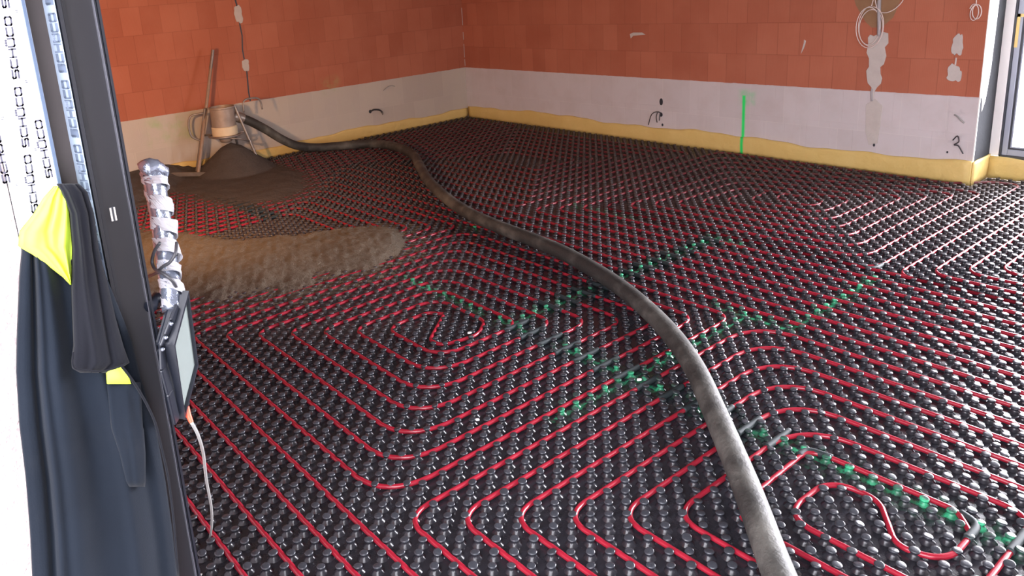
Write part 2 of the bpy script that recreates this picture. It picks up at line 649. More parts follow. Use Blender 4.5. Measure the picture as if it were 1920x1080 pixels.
foam([(0, YS), (0, -.02)], .118, 'edge_foam_strip', 'yellow foam edge strip along the foot of the left brick wall, behind the tripod', 3)
foam([(.02, 0), (5.335, 0)], .150, 'edge_foam_strip', 'yellow foam edge strip running along the foot of the back wall', 5)
foam([(5.335, -.01), (5.335, .278)], .152, 'edge_foam_strip', 'short pale yellow foam strip around the free wall end', 8, .006)
foam([(5.34, .28), (9.38, .28)], .158, 'edge_foam_strip', 'pale yellow foam strip under the garden window', 11, .012)

# ------------------------------------------------------------------ stud mat
def in_room(x, y):
    return x > .03 and x < 9.35 and y > YS + .02 and (y < -.035 or (x > 5.38 and y < .24))


def build_mat():
    ii, jj = np.meshgrid(np.arange(1, 226), np.arange(-140, 8), indexing='ij')
    ok = (ii + jj) % 2 == 0
    ii, jj = ii[ok], jj[ok]
    xs, ys = (ii + PH_I) * UX, (jj + PH_J) * UY
    keep = np.array([in_room(a, b) for a, b in zip(xs, ys)])
    # only what the doorway view could plausibly see
    P = np.stack([xs, ys, np.zeros_like(xs)], 1) - CAM
    q = P @ R.T
    vis = (q[:, 2] > .3)
    u = np.where(vis, F * q[:, 0] / np.maximum(q[:, 2], .3) + CX, -1e4)
    v = np.where(vis, F * q[:, 1] / np.maximum(q[:, 2], .3) + CY, 1e5)
    keep &= (u > 100) & (u < 2300) & (v < 1330)
    xs, ys, dist = xs[keep], ys[keep], q[keep, 2]
    profs = {
        'near': ([(.0205, .0), (.0176, .0028), (.0138, .0070), (.0106, .0110), (.0108, .0140), (.0134, .0165), (.0139, .0195), (.0129, .0216), (.0104, .0225), (.0060, .0227)], 14),
        'mid': ([(.0200, .0), (.0150, .0055), (.0106, .0110), (.0110, .0138), (.0138, .0180), (.0129, .0216), (.0100, .0226)], 10),
        'far': ([(.0195, .0), (.0110, .0110), (.0140, .0180), (.0118, .0224)], 8)}
    VV, FF4, off = [], [], 0
    caps = []
    for key, lo, hi in (('near', 0, 3.6), ('mid', 3.6, 5.8), ('far', 5.8, 99)):
        sel = (dist >= lo) & (dist < hi)
        prof, n = profs[key]
        px_, py_ = xs[sel], ys[sel]
        N = len(px_)
        th = np.arange(n) * 2 * np.pi / n
        ring = np.concatenate([np.stack([r * np.cos(th), r * np.sin(th), np.full(n, z)], 1) for r, z in prof] + [np.array([[0, 0, prof[-1][1] + .0003]])])
        V = np.tile(ring, (N, 1, 1))
        # each thermoformed stud is a little different
        sc = rng.normal(1, .035, (N, 1))
        tx, ty = rng.normal(0, .03, (N, 1)), rng.normal(0, .03, (N, 1))
        V[:, :, 0] *= sc
        V[:, :, 1] *= sc
        V[:, :, 2] *= 1 + (sc - 1) * .8
        top = V[:, :, 2] > .013
        V[:, :, 2] += np.where(top, V[:, :, 0] * tx * 3 + V[:, :, 1] * ty * 3, 0)
        V[:, :, 0] += px_[:, None] + rng.normal(0, .0006, (N, 1))
        V[:, :, 1] += py_[:, None] + rng.normal(0, .0006, (N, 1))
        m_ = ring.shape[0]
        q_ = np.arange(n); q2 = (q_ + 1) % n
        loc = []
        for k in range(len(prof) - 1):
            loc.append(np.stack([k * n + q_, k * n + q2, (k + 1) * n + q2, (k + 1) * n + q_], 1))
        loc = np.concatenate(loc)
        cap = np.stack([(len(prof) - 1) * n + q_, (len(prof) - 1) * n + q2, np.full(n, m_ - 1)], 1)
        base = off + np.arange(N)[:, None, None] * m_
        FF4.append((base + loc[None]).reshape(-1, 4))
        caps.append((base + cap[None]).reshape(-1, 3))
        VV.append(V.reshape(-1, 3))
        off += N * m_
    # the foil between the studs
    sheet = np.array([(.02, YS + .01, .0), (9.38, YS + .01, .0), (9.38, .262, 0), (5.36, .262, 0), (5.36, -.02, 0), (.02, -.02, 0)])
    VV.append(sheet)
    V = np.concatenate(VV)
    quads = np.concatenate(FF4)
    tris = np.concatenate(caps)
    b = off
    quads = np.concatenate([quads, np.array([[b, b + 1, b + 4, b + 5]])])
    # remaining recess rectangle
    quads = np.concatenate([quads, np.array([[b + 4, b + 1, b + 2, b + 3]])])
    me = bpy.data.meshes.new('stud_mat')
    me.vertices.add(len(V))
    me.vertices.foreach_set('co', V.astype(np.float32).ravel())
    nl = quads.size + tris.size
    me.loops.add(nl)
    me.loops.foreach_set('vertex_index', np.concatenate([quads.ravel(), tris.ravel()]).astype(np.int32))
    me.polygons.add(len(quads) + len(tris))
    starts = np.concatenate([np.arange(len(quads)) * 4, quads.size + np.arange(len(tris)) * 3]).astype(np.int32)
    me.polygons.foreach_set('loop_start', starts)
    me.polygons.foreach_set('use_smooth', np.ones(len(quads) + len(tris), bool))
    me.update(calc_edges=True)
    me.validate()
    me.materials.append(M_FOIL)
    o = bpy.data.objects.new('stud_mat', me)
    COL.objects.link(o)
    tag(o, 'black dimpled plastic mat for floor heating that covers the whole floor', 'floor heating mat')


build_mat()

# ------------------------------------------------------------------ heating pipes
PR, PZ = .0086, .0118


def rounded(pts, rad):
    """pts: (i, j[, r]) corners in grid steps -> smooth list in metres"""
    out = []
    P = [(p[0], p[1], (p[2] if len(p) > 2 else rad)) for p in pts]
    for k, (a, b, r) in enumerate(P):
        if k in (0, len(P) - 1):
            out.append((a, b)); continue
        p, c, n = np.array(P[k - 1][:2]), np.array((a, b)), np.array(P[k + 1][:2])
        d1, d2 = (p - c), (n - c)
        l1, l2 = np.linalg.norm(d1), np.linalg.norm(d2)
        if l1 < 1e-6 or l2 < 1e-6: continue
        d1, d2 = d1 / l1, d2 / l2
        ang = math.acos(max(-1, min(1, float(d1 @ d2))))
        tl = min(r / max(math.tan(ang / 2), .05), l1 * .49, l2 * .49)
        s, e = c + d1 * tl, c + d2 * tl
        for q in range(9):
            tt = q / 8
            x = (1 - tt) ** 2 * s + 2 * (1 - tt) * tt * (c * .86 + (s + e) / 2 * .14) + tt ** 2 * e
            out.append(tuple(x))
    return out


def pipe_pts(pts, rad=3., z=PZ):
    return [(*W(a, b), z) for a, b in rounded(pts, rad)]


def circuit(name, label, chains, sleeves=(), rad=3.):
    b = MB()
    for c in chains:
        b.tube(pipe_pts(c, rad), PR, 10)
    o = b.build(name, M_PIPE, smooth=True, sharp=60)
    tag(o, label, 'heating pipe')
    for sl in sleeves:
        s = MB()
        pp = spline([(*W(a, c2), PZ + .0008) for a, c2 in sl], 10)
        s.tube(pp, [.0112 + .0010 * (k % 2) for k in range(len(pp))], 10)
        so = s.build('protective_sleeve', M_SLEEVE, o, smooth=True)
    return o


TL, TB, TT, TR = 2.3, 4.6, 4.0, 2.6     # bend radii: left, bottom, top, right tips
OUT = 206
# A: double spiral in the middle foreground
def rect_chain(ks, start=None):
    pts = list(start or [])
    for k in ks:
        il, jt, ir, jb = 96.5 + 3 * k, -72.5 - 3 * k, 150.5 - 3 * k, -120.5 + 3 * k
        pts += [(il, jt, TT), (ir, jt, TR), (ir, jb, TB)]
        pts += [(96.5 + 3 * (k + 2), jb, TL)]
    return pts


even = rect_chain([0, 2, 4], [(OUT, -126.5), (96.5, -126.5, TL)])
even += [(114.5, -90.3, 3.5), (132.5, -90.5, TR), (132.5, -102.5, 3.5), (120.5, -102.5, TL), (120.6, -96.2, 1.0), (122.6, -95, 1.0)]
odd = rect_chain([1, 3, 5], [(OUT, -123.5), (99.5, -123.5, TL)])
odd += [(117.5, -92.6, 3.0), (128.5, -92.9, 2.5), (131.0, -96.0, 2.5), (130.0, -100.6, 1.8), (127.6, -100.6, 1.4), (122.6, -95)]
sl = [[(i, -93.2), (i, -91.5), (i, -89.2)] for i in (132.5, 135.5, 138.5, 141.5, 144.5, 147.5, 150.5)]
sl += [[(129.0, j), (131, j), (133.6 - (.5 if j < -85 else 0), j)] for j in (-75.5, -78.5, -81.5, -84.5)]
circuit('heating_pipe', 'red heating pipe coiled as a double spiral left of the thick hose', [even, odd], sl)

# B: circuit to the right of the hose in the foreground
ch = []
for k in range(5):
    ch.append([(OUT, -72.5 - 3 * k), (153.5 + 3 * k, -72.5 - 3 * k, 5.0), (153.5 + 3 * k, -120.5 + 3 * k, TL), (OUT + 12, -120.5 + 3 * k)])
ch.append([(187.5, -101), (187.5, -87.5, 2.2), (168.5, -87.5, 5.0), (168.5, -105.5, TL), (OUT + 8, -105.5)])
ch.append([(OUT + 8, -102.6), (171.5, -102.5, TL), (171.2, -90.7, 1.6), (183.2, -90.5, 1.6), (185.0, -92.5, 1.2), (185.0, -96.4, 2.2), (181.9, -97.3, 1.6),
           (178.6, -93.2, 2.2), (174.6, -93.4, 2.4), (174.4, -99.8, TL), (OUT + 6, -99.8)])
sl = [[(i, -93.0), (i, -91.2), (i, -89.4)] for i in (153.5, 156.5, 159.5, 162.5, 165.5, 168.5)]
sl += [[(171.1, -92.2), (171.4, -91.0), (173.3, -90.6)], [(183.5, -90.6), (184.8, -91.3), (185.0, -93.3)], [(187.5, -92.6), (187.5, -91.2), (187.5, -89.6)]]
circuit('heating_pipe', 'red heating pipe looping in the right foreground, right of the thick hose', ch, sl)

# D: circuit in front of the garden window (shining pipes)
ch = []
for s0 in (0, 1, 2):
    pts = []
    for m in range(s0 + (0 if s0 else 3), 8, 3)[::-1]:
        il, jt, ir, jb, il2 = 120.5 - 3 * m, -26.5 + 3 * m, 131.5 + 3 * m, -24.5 - 3 * m, 129.5 - 3 * m
        pts += [(il, jt, TT), (ir, jt, 2.0), (ir, jb, 3.6), (il2, jb, TL)]
    if pts:
        il = pts[0][0]
        jb = -24.5 - 3 * ((120.5 - il) / 3 + 3)
        pts = [(OUT + 10, jb), (il, jb, TL)] + pts
        last = pts[-1]
        pts += [(last[0], last[1] + 5.5)]
    ch.append(pts)
m8 = [(OUT + 10, -57.5), (96.5, -57.5, TL), (96.5, -2.2, 3), (145.5, -1.9, 2), (150.8, 2.3, 1.5), (155.5, 3.3, 2.0), (155.5, -48.5, 3.2), (105.5, -48.5, TL), (105.5, -12.0)]
ch.append(m8)
for n in range(5):
    ch.append([(OUT + 6, 4.2 - .0 * n), (158.5 + 3 * n, 4.2 - 3. * n if n else 4.4, 2.2), (158.5 + 3 * n, -48.5 + 3 * n, TL), (OUT + 10, -48.5 + 3 * n)])
    if n: ch[-1][0] = (OUT + 6, 4.4 - 3. * n)
ch = [c for c in ch if len(c) > 1]
sl = [[(129.3, j), (131, j), (133.2, j)] for j in (-51.5, -54.5, -57.5)]
sl += [[(153.2, -48.2), (155.2, -48.3), (155.6, -46.0)]]
circuit('heating_pipe', 'shining heating pipe loops on the floor in front of the garden window', ch, sl)

# T: pipes passing under the hose from the right edge to the left wall
ch = []
for n, j in enumerate((-60.5, -63.5, -66.5, -69.5)):
    ch.append([(OUT + 10, j), (31.5 + 3 * n, j, 3), (31.5 + 3 * n, -137)])
sl = [[(129.2, j), (131, j), (133.4, j)] for j in (-60.5, -63.5, -66.5, -69.5)]
sl += [[(i, -92.4), (i, -90.6), (i, -88.8)] for i in (31.5, 34.5, 37.5, 40.5)]
circuit('heating_pipe', 'straight red heating pipes crossing under the thick hose across the whole floor', ch, sl)

# E: circuit in the far corner
ch = []
for mm in range(-3, 5):
    ir, jt, jb, il = 80.5 + 3 * mm, -18.5 + 3 * mm, -45.5 - 3 * mm, 43.5 - 3 * mm
    ch.append([(ir, jb + 3, 1), (ir, jt, 2.2), (il, jt, 3), (il, jb, 3), (ir + 3 if mm < 4 else ir, jb, 2.2), (ir + 3 if mm < 4 else ir, jb + 2.)])
for n, i in enumerate((28.5, 22.5, 16.5, 10.5)):
    ch.append([(i, -137), (i, -3.5 - 0 * n, 1.4), (i - 3, -3.5, 1.4), (i - 3, -137)])
circuit('heating_pipe', 'dull red heating pipe rings in the far corner where the two brick walls meet', ch)

# F: circuit around the screed on the left
ch = []
for mm in range(0, 6):
    il, jt, ir = 43.5 + 3 * mm, -71.5 - 3 * mm, 93.5 - 3 * mm
    if mm < 3:
        ch.append([(il, -137), (il, jt, 3.4), (ir, jt, 2.4), (ir, -129.5 - 3 * mm, TL), (OUT, -129.5 - 3 * mm)])
    else:
        jb = -135.5 + 3 * (mm - 2)
        ch.append([(il, jb + 3), (il, jt, 3.4), (ir, jt, 2.4), (ir, jb, 3), (il + 3, jb)])
circuit('heating_pipe', 'red heating pipe half buried by the brown screed on the left', ch, [[(i, -92.4), (i, -90.6), (i, -88.8)] for i in (43.5, 46.5, 49.5, 52.5, 55.5, 58.5)])

# ------------------------------------------------------------------ screed
def fbm(x, y, sc, seed=0):
    r = np.random.default_rng(seed)
    out = np.zeros_like(x)
    amp = 1.
    for o in range(5):
        for _ in range(4):
            a, ph, w = r.uniform(0, 2 * np.pi), r.uniform(0, 2 * np.pi), r.uniform(.7, 1.3)
            out += amp * np.sin((x * np.cos(a) + y * np.sin(a)) * sc * w + ph) / 4
        sc *= 2.1
        amp *= .58
    return out


def seg_poly_sd(x, y, poly):
    """signed distance to polygon, positive inside"""
    d = np.full(x.shape, 1e9)
    inside = np.zeros(x.shape, bool)
    n = len(poly)
    for k in range(n):
        ax, ay = poly[k]
        bx, by = poly[(k + 1) % n]
        ex, ey = bx - ax, by - ay
        t_ = np.clip(((x - ax) * ex + (y - ay) * ey) / (ex * ex + ey * ey), 0, 1)
        d = np.minimum(d, np.hypot(x - ax - ex * t_, y - ay - ey * t_))
        cond = ((ay > y) != (by > y)) & (x < (bx - ax) * (y - ay) / (by - ay + 1e-12) + ax)
        inside ^= cond
    return np.where(inside, d, -d)


def height_obj(name, x0, x1, y0, y1, step, hfun, mat, cut=0.001, **kw):
    xs = np.arange(x0, x1 + step * .5, step)
    ys = np.arange(y0, y1 + step * .5, step)
    Xg, Yg = np.meshgrid(xs, ys, indexing='ij')
    H = hfun(Xg, Yg)
    nx, ny = Xg.shape
    idx = np.arange(nx * ny).reshape(nx, ny)
    a, b, c, d = idx[:-1, :-1], idx[1:, :-1], idx[1:, 1:], idx[:-1, 1:]
    mx = np.maximum.reduce([H[:-1, :-1], H[1:, :-1], H[1:, 1:], H[:-1, 1:]])
    ok = mx > cut
    q = np.stack([a[ok], b[ok], c[ok], d[ok]], 1)
    used = np.unique(q)
    remap = -np.ones(nx * ny, int)
    remap[used] = np.arange(len(used))
    q = remap[q]
    V = np.stack([Xg.ravel(), Yg.ravel(), np.maximum(H.ravel(), -.003)], 1)[used]
    me = bpy.data.meshes.new(name)
    me.from_pydata(V.tolist(), [], q.tolist())
    me.polygons.foreach_set('use_smooth', [True] * len(q))
    me.materials.append(mat)
    o = bpy.data.objects.new(name, me)
    COL.objects.link(o)
    return o


patch_ij = [(20, -126), (36, -112), (50, -105.5), (61, -103), (68.5, -99.5), (70.5, -95.5), (74.5, -89.5), (78, -80.5), (85, -78), (90, -79.5), (97, -84), (101.5, -91), (104.5, -99), (104.5, -105.5), (99, -110.5), (94, -116), (84, -122), (74, -133), (60, -138), (10, -138)]
patch = [(a * UX, b * UY) for a, b in patch_ij]


def h_patch(x, y):
    sd = seg_poly_sd(x, y, patch)
    n1 = fbm(x, y, 6, 1)
    n2 = fbm(x, y, 34, 2)
    base = .0225 * np.clip((sd + .22 + .26 * n1) / .55, 0, 1) ** .75
    h = base + .005 * n1 * np.clip(sd / .1, 0, 1) + .0045 * n2 + .0035 * fbm(x, y, 95, 12) - .002
    # two shovelled mounds
    for cx_, cy_, r_, hh in ((2.75, -3.72, .38, .035), (3.25, -3.45, .32, .045), (2.35, -4.6, .5, .05), (3.1, -4.35, .35, .025)):
        h += hh * np.exp(-((x - cx_) ** 2 + (y - cy_) ** 2) / r_ ** 2) * np.clip(sd / .1, 0, 1)
    return np.where(sd < -.32, -.01, h - .006 * np.clip(-sd / .25, 0, 1))


o = height_obj('spread_screed', .3, 3.95, YS + .02, -3.05, .009, h_patch, M_SAND, .004)
tag(o, 'brown earth-moist screed spread over studs and pipes left of the hose', 'screed', kind='stuff')


def h_heap(x, y):
    n1, n2 = fbm(x, y, 5, 4), fbm(x, y, 40, 5)
    r = np.hypot((x - .34) / 1.0, (y + 3.19) / .98)
    cone = .33 - .78 * r
    cone = np.where(cone > .25, .25 + (cone - .25) * .55, cone)
    # drift along the left wall
    wallh = .155 * np.clip((-2.95 - y) / .9, 0, 1) + .03 * n1
    width = .30 + .75 * np.clip((-3.3 - y) / 1.0, 0, 1)
    drift = wallh - .17 * x / width
    drift = np.where(y > -3.05, -.05, drift)
    thin = .030 - .07 * np.maximum(0, np.hypot((x - .62) / 1.15, (y + 3.35) / .62) - .72)
    h = np.maximum(np.maximum(cone, drift), thin) + .006 * n1 + .004 * n2
    return h


o = height_obj('screed_heap', .012, 1.9, YS + .02, -2.4, .013, h_heap, M_HEAP, .004)
tag(o, 'dark grey heap of fresh screed under the tripod against the left wall', 'screed', kind='stuff')

# ------------------------------------------------------------------ thick conveying hose
hp = [(7.0, -4.95, .066), (6.72, -4.62, .066), (6.412, -4.323, .066), (6.169, -4.072, .068), (5.861, -3.769, .066), (5.617, -3.542, .068), (5.342, -3.338, .066), (5.030, -3.164, .066), (4.72, -3.034, .066),
      (4.353, -2.924, .066), (4.044, -2.873, .066), (3.660, -2.829, .066), (3.315, -2.764, .066), (2.912, -2.630, .066), (2.380, -2.399, .066),
      (1.856, -2.107, .066), (1.449, -1.881, .066), (1.008, -1.757, .066), (.653, -1.809, .068), (.446, -2.066, .07), (.35, -2.29, .082),
      (.35, -2.499, .135), (.35, -2.663, .228), (.35, -2.83, .36), (.35, -2.971, .459), (.345, -3.075, .515), (.34, -3.13, .53)]
hs = spline(hp, 8)
hose = empty('conveying_hose', (.35, -3.1, .5))
b = MB().tube(hs[:-6], .0425, 20)
h1 = b.build('hose_body', M_HOSE, smooth=True, sharp=60)
b = MB().tube(hs[-12:], .050, 20)
h2 = b.build('hose_coupling', M_STEEL, smooth=True, sharp=60)
place(hose, [h1, h2])
tag(hose, 'thick dusty black conveying hose snaking over the pipes to the tripod', 'hose')

# ------------------------------------------------------------------ discharge tripod
TC = np.array((.34, -3.235, 0))
tri = empty('discharge_tripod', tuple(TC))
parts = []
pot = MB().lathe([(.085, .385), (.108, .392), (.112, .42), (.112, .625), (.119, .630), (.119, .645), (.106, .645), (.104, .60)], 28, (TC[0], TC[1], 0)).build('pot', M_POT, smooth=True, sharp=35)
col_ = MB().lathe([(.100, .372), (.118, .374), (.120, .40), (.120, .455), (.1135, .462)], 28, (TC[0], TC[1], 0)).build('collar', M_CREAM, smooth=True, sharp=35)
spout = MB().lathe([(.052, .31), (.060, .33), (.078, .372)], 20, (TC[0], TC[1], 0)).build('outlet_spout', M_POT, smooth=True)
parts += [pot, col_, spout]
fr = MB()
th = np.linspace(0, 2 * np.pi, 25)
fr.tube([(TC[0] + .15 * math.cos(a), TC[1] + .15 * math.sin(a), .375) for a in th], .010, 8, caps=False)
parts.append(fr.build('support_ring', M_STEEL, smooth=True))
feet = [(.13, -3.50, .0), (.46, -2.965, .0), (.10, -3.02, .0), (.60, -3.33, .0)]
tops = [(.25, -3.36, .64), (.37, -3.12, .64), (.26, -3.12, .60), (.44, -3.32, .40)]
for k in range(3):
    ft, tp = Vector(feet[k]), Vector(tops[k])
    lg = MB()
    mid = ft.lerp(tp, .5) + Vector((0, 0, 0))
    lg.tube([ft + Vector((0, 0, .012)), ft.lerp(tp, .1), mid, ft.lerp(tp, .9), tp], .014, 8)
    lg.tube([ft + Vector((-.015, 0, .0)), ft + Vector((0, 0, .02)), ft + Vector((.02, .01, .03))], .016, 8)
    parts.append(lg.build('leg', M_STEEL, smooth=True, sharp=50))
# brace between legs and the two grab handles
br = MB().tube([Vector(feet[0]).lerp(Vector(tops[0]), .6), Vector(feet[1]).lerp(Vector(tops[1]), .6)], .009, 8)
br.tube([Vector(feet[1]).lerp(Vector(tops[1]), .45), Vector((.50, -3.16, .34)), Vector((.46, -3.28, .37))], .008, 8)
parts.append(br.build('brace', M_STEEL, smooth=True))
for pts in ([(.25, -3.38, .60), (.20, -3.50, .57), (.19, -3.51, .40), (.22, -3.41, .33)],
            [(.36, -3.03, .56), (.36, -3.02, .66), (.36, -2.95, .68), (.36, -2.86, .66), (.36, -2.84, .56)]):
    parts.append(MB().tube(spline(pts, 6), .009, 8).build('grab_handle', M_STEEL, smooth=True))
place(tri, parts)
tag(tri, 'dusty steel tripod with round pot and cream collar over the screed heap', 'screed discharge tripod')

# ------------------------------------------------------------------ rake / shovel leaning beside it
rk = empty('leaning_rake', (.30, -3.56, .03))
foot = Vector((.31, -3.545, .035))
top = Vector(tuple(atx(399, 96, .14)))
pole = MB().tube([foot, foot.lerp(top, .5), top], [.017, .016, .014], 10).build('pole', M_WOOD, smooth=True, sharp=60)
tipb = MB().tube([foot.lerp(top, .86), top + (top - foot).normalized() * .012], [.0165, .0150], 10).build('grip', M_STEEL, smooth=True, sharp=60)
hd = MB()
c0, c1 = Vector((.10, -3.80, .05)), Vector((.56, -3.33, .035))
d = (c1 - c0).normalized()
nrm = Vector((-d.y, d.x, 0))
for s_ in (0,):
    a0, a1 = c0, c1
    vs = [a0 - nrm * .012, a1 - nrm * .012, a1 + nrm * .012, a0 + nrm * .012]
    n0 = len(hd.v)
    hd.v += [tuple(v_) for v_ in vs] + [tuple(v_ + Vector((0, 0, .035))) for v_ in vs]
    hd.f += [tuple(n0 + i for i in q) for q in ((3, 2, 1, 0), (4, 5, 6, 7), (0, 1, 5, 4), (1, 2, 6, 5), (2, 3, 7, 6), (3, 0, 4, 7))]
head = hd.build('rake_head', M_STEEL)
place(rk, [pole, tipb, head])
tag(rk, 'long-handled screed rake standing upright against the left side of the tripod', 'rake')

# ------------------------------------------------------------------ things on the walls
def blob(cx_, cz_, w, h, seed, n=26, rough=.16):
    r = random.Random(seed)
    ph = [r.uniform(0, 6.28) for _ in range(4)]
    out = []
    for k in range(n):
        a = 2 * math.pi * k / n
        q = 1 + rough * (math.sin(2 * a + ph[0]) * .5 + math.sin(3 * a + ph[1]) * .6 + math.sin(7 * a + ph[2]) * .45 + math.sin(11 * a + ph[3]) * .3)
        ca, sa = math.cos(a), math.sin(a)
        sq = 1 / max(abs(ca) ** 4 + abs(sa) ** 4, 1e-6) ** .25      # squarish outline
        out.append((cx_ + w / 2 * ca * q * sq * .95, cz_ + h / 2 * sa * q * sq * .95))
    return out


def patch_n(poly, th_, name, label, cat='plaster patch', mat=M_PLASTER, group=None):
    o = MB().prism(poly, -.004, th_, lambda a, b, h: (a, -h, b)).build(name, mat)
    bevel(o, min(.002, th_ * .4), 1)
    return tag(o, label, cat, group)


def patch_w(poly, th_, name, label, cat='plaster patch', mat=M_PLASTER):
    o = MB().prism(poly, -.004, th_, lambda a, b, h: (h, a, b)).build(name, mat)
    bevel(o, min(.002, th_ * .4), 1)
    return tag(o, label, cat)


# long plastered chase under the wall niche
ch_poly = [(4.615, 1.01), (4.64, 1.0), (4.70, 1.03), (4.735, 1.02), (4.742, .95), (4.72, .92), (4.735, .86), (4.722, .80), (4.70, .78), (4.705, .73), (4.718, .70),
           (4.712, .66), (4.69, .635), (4.672, .60), (4.668, .54), (4.655, .55), (4.65, .63), (4.622, .66), (4.612, .70), (4.605, .75), (4.622, .78), (4.618, .84), (4.598, .88), (4.606, .94), (4.60, .99)]
patch_n(ch_poly, .006, 'plaster_patch', 'long ragged grey plaster strip below the cable niche on the back wall')
patch_n([(4.62, .50), (4.68, .55), (4.735, .50), (4.73, .36), (4.72, .22), (4.66, .20), (4.63, .3)], .003, 'plaster_patch', 'faint plaster smear on the white blocks below the ragged strip')
patch_n(blob(5.175, .945, .062, .15, 3), .007, 'plaster_patch', 'upper grey plaster dab near the free end of the back wall')
patch_n(blob(5.172, .755, .085, .115, 9), .007, 'plaster_patch', 'lower grey plaster dab near the free end of the back wall')
patch_n([(5.168, .81), (5.178, .81), (5.179, .86), (5.170, .86)], .004, 'plaster_patch', 'small plaster sliver just above the lower dab near the wall end')
patch_n([(2.46, 1.005), (2.50, 1.02), (2.60, 1.02), (2.64, 1.0), (2.58, .995), (2.50, .99), (2.47, .965)], .003, 'plaster_patch', 'pale horizontal scrape on the middle of the back brick wall')
patch_n([(4.13, .97), (4.145, .96), (4.14, .93), (4.13, .90), (4.11, .86), (4.118, .90), (4.128, .94)], .003, 'plaster_patch', 'small white curved scrape on the back bricks left of the cable niche')
patch_w(blob(-2.80, 1.455, .085, .165, 5, rough=.12), .008, 'plaster_patch', 'upper beige plaster patch on the crack of the left wall')
patch_w(blob(-2.795, .962, .078, .115, 6, rough=.10), .008, 'plaster_patch', 'lower beige plaster patch on the crack of the left wall')
# recessed beige niche above the chase with its cables
M_NICHE = simple('beige_brown_niche', (.28, .16, .085), .9, var=.3, scale=10, bump=.5)
patch_n([(4.43, 1.42), (4.50, 1.22), (4.575, 1.10), (4.62, 1.06), (4.69, 1.06), (4.76, 1.13), (4.80, 1.25), (4.81, 1.42)], .002, 'cable_niche', 'brown hollowed niche at the top of the back wall behind cables', 'wall niche', M_NICHE)
M_LEADP = simple('grey_conduit', (.35, .33, .34), .6)
o = MB().tube(spline([(4.66, -.012, 1.45), (4.665, -.014, 1.22), (4.675, -.016, 1.10), (4.68, -.012, 1.0)], 6), .013, 10).build('cable_conduit', M_LEADP, smooth=True)
tag(o, 'grey conduit coming down the niche into the ragged plaster strip', 'conduit')
o = MB().tube(spline([(4.655, -.004, .62), (4.655, -.006, .58), (4.66, -.004, .53)], 6), .008, 8).build('cable_conduit', M_LEADP, smooth=True)
tag(o, 'short conduit stub at the bottom end of the ragged plaster strip', 'conduit')


def coil(cx_, cz_, rx, rz, turns, y, r, seed, tail=None):
    q = random.Random(seed)
    pts = []
    N = int(turns * 28)
    for k in range(N + 1):
        a = 2 * math.pi * k / 28 + math.pi / 2
        f_ = 1 + .10 * math.sin(k / 28 * 2.3 + seed)
        pts.append((cx_ + rx * f_ * math.cos(a) + .01 * math.sin(k * .09), y - .004 - .003 * (k / 28), cz_ + rz * f_ * math.sin(a)))
    if tail: pts = [tail] + pts
    return MB().tube(pts, r, 7)


o = coil(4.616, 1.065, .082, .135, 3.0, -.012, .0032, 2, (4.66, -.012, 1.45)).build('cable_coil', M_WIREW, smooth=True)
tag(o, 'big pale cable coil hanging from the niche on the back wall', 'cable coil')
o = MB().tube(spline([(4.80, -.01, 1.45), (4.83, -.02, 1.28), (4.79, -.03, 1.20), (4.72, -.03, 1.165), (4.66, -.02, 1.19), (4.63, -.02, 1.30), (4.60, -.01, 1.45)], 8), .0035, 7).build('cable_loop', M_WIREW, smooth=True)
tag(o, 'pale cable loop to the right above the big coil', 'cable')
o = coil(5.262, 1.158, .026, .048, 2.2, -.008, .003, 4, (5.245, -.006, 1.42)).build('cable_coil', M_WIREW, smooth=True)
tag(o, 'small pale cable coil near the upper right end of the back wall', 'cable coil')


def cable_tail(pts, label, r=.0045, mat=M_WIREB, box=None):
    t_ = empty('cable_outlet', pts[0][0])
    ps = [MB().tube(spline(p, 7), r, 7).build('cable', mat, smooth=True) for p in pts]
    if box is not None:
        c_, ax, hh = box
        b_ = MB()
        ring = []
        for k in range(16):
            a = 2 * math.pi * k / 16
            ring.append((hh[0] * math.cos(a), hh[1] * math.sin(a)))
        if ax == 'n': b_.prism([(c_[0] + a, c_[1] + b__) for a, b__ in ring], -.003, .003, lambda a, b__, h: (a, -h, b__))
        else: b_.prism([(c_[0] + a, c_[1] + b__) for a, b__ in ring], -.003, .003, lambda a, b__, h: (h, a, b__))
        ps.append(b_.build('wall_hole', M_GASKET))
    place(t_, ps)
    return tag(t_, label, 'cable outlet')


cable_tail([[(2.815, -.003, .285), (2.79, -.03, .30), (2.74, -.045, .27), (2.70, -.04, .17)],
            [(2.815, -.003, .285), (2.80, -.03, .295), (2.79, -.04, .25), (2.795, -.035, .20)],
            [(2.818, -.003, .28), (2.825, -.03, .28), (2.82, -.035, .22)]], 'black cable tails hanging from the lower socket hole in the back wall', .0042, M_WIREB, ((2.815, .27), 'n', (.016, .02)))
o = MB().prism([(2.815 + .018 * math.cos(a), .39 + .033 * math.sin(a)) for a in np.linspace(0, 6.283, 17)[:-1]], -.002, .003, lambda a, b_, h: (a, -h, b_)).build('socket_hole', M_GASKET)
tag(o, 'dark oval hole just above the cable tails in the back wall', 'wall hole')
o = MB().prism([(2.83 + .010 * math.cos(a), .175 + .013 * math.sin(a)) for a in np.linspace(0, 6.283, 13)[:-1]], -.002, .003, lambda a, b_, h: (a, -h, b_)).build('socket_hole', M_GASKET)
tag(o, 'tiny dark hole under the cable tails at the yellow strip', 'wall hole')
o = MB().prism([(4.697 + .008 * math.cos(a), .205 + .012 * math.sin(a)) for a in np.linspace(0, 6.283, 13)[:-1]], -.002, .003, lambda a, b_, h: (a, -h, b_)).build('socket_hole', M_GASKET)
tag(o, 'small dark hole low in the white blocks below the long plaster strip', 'wall hole')
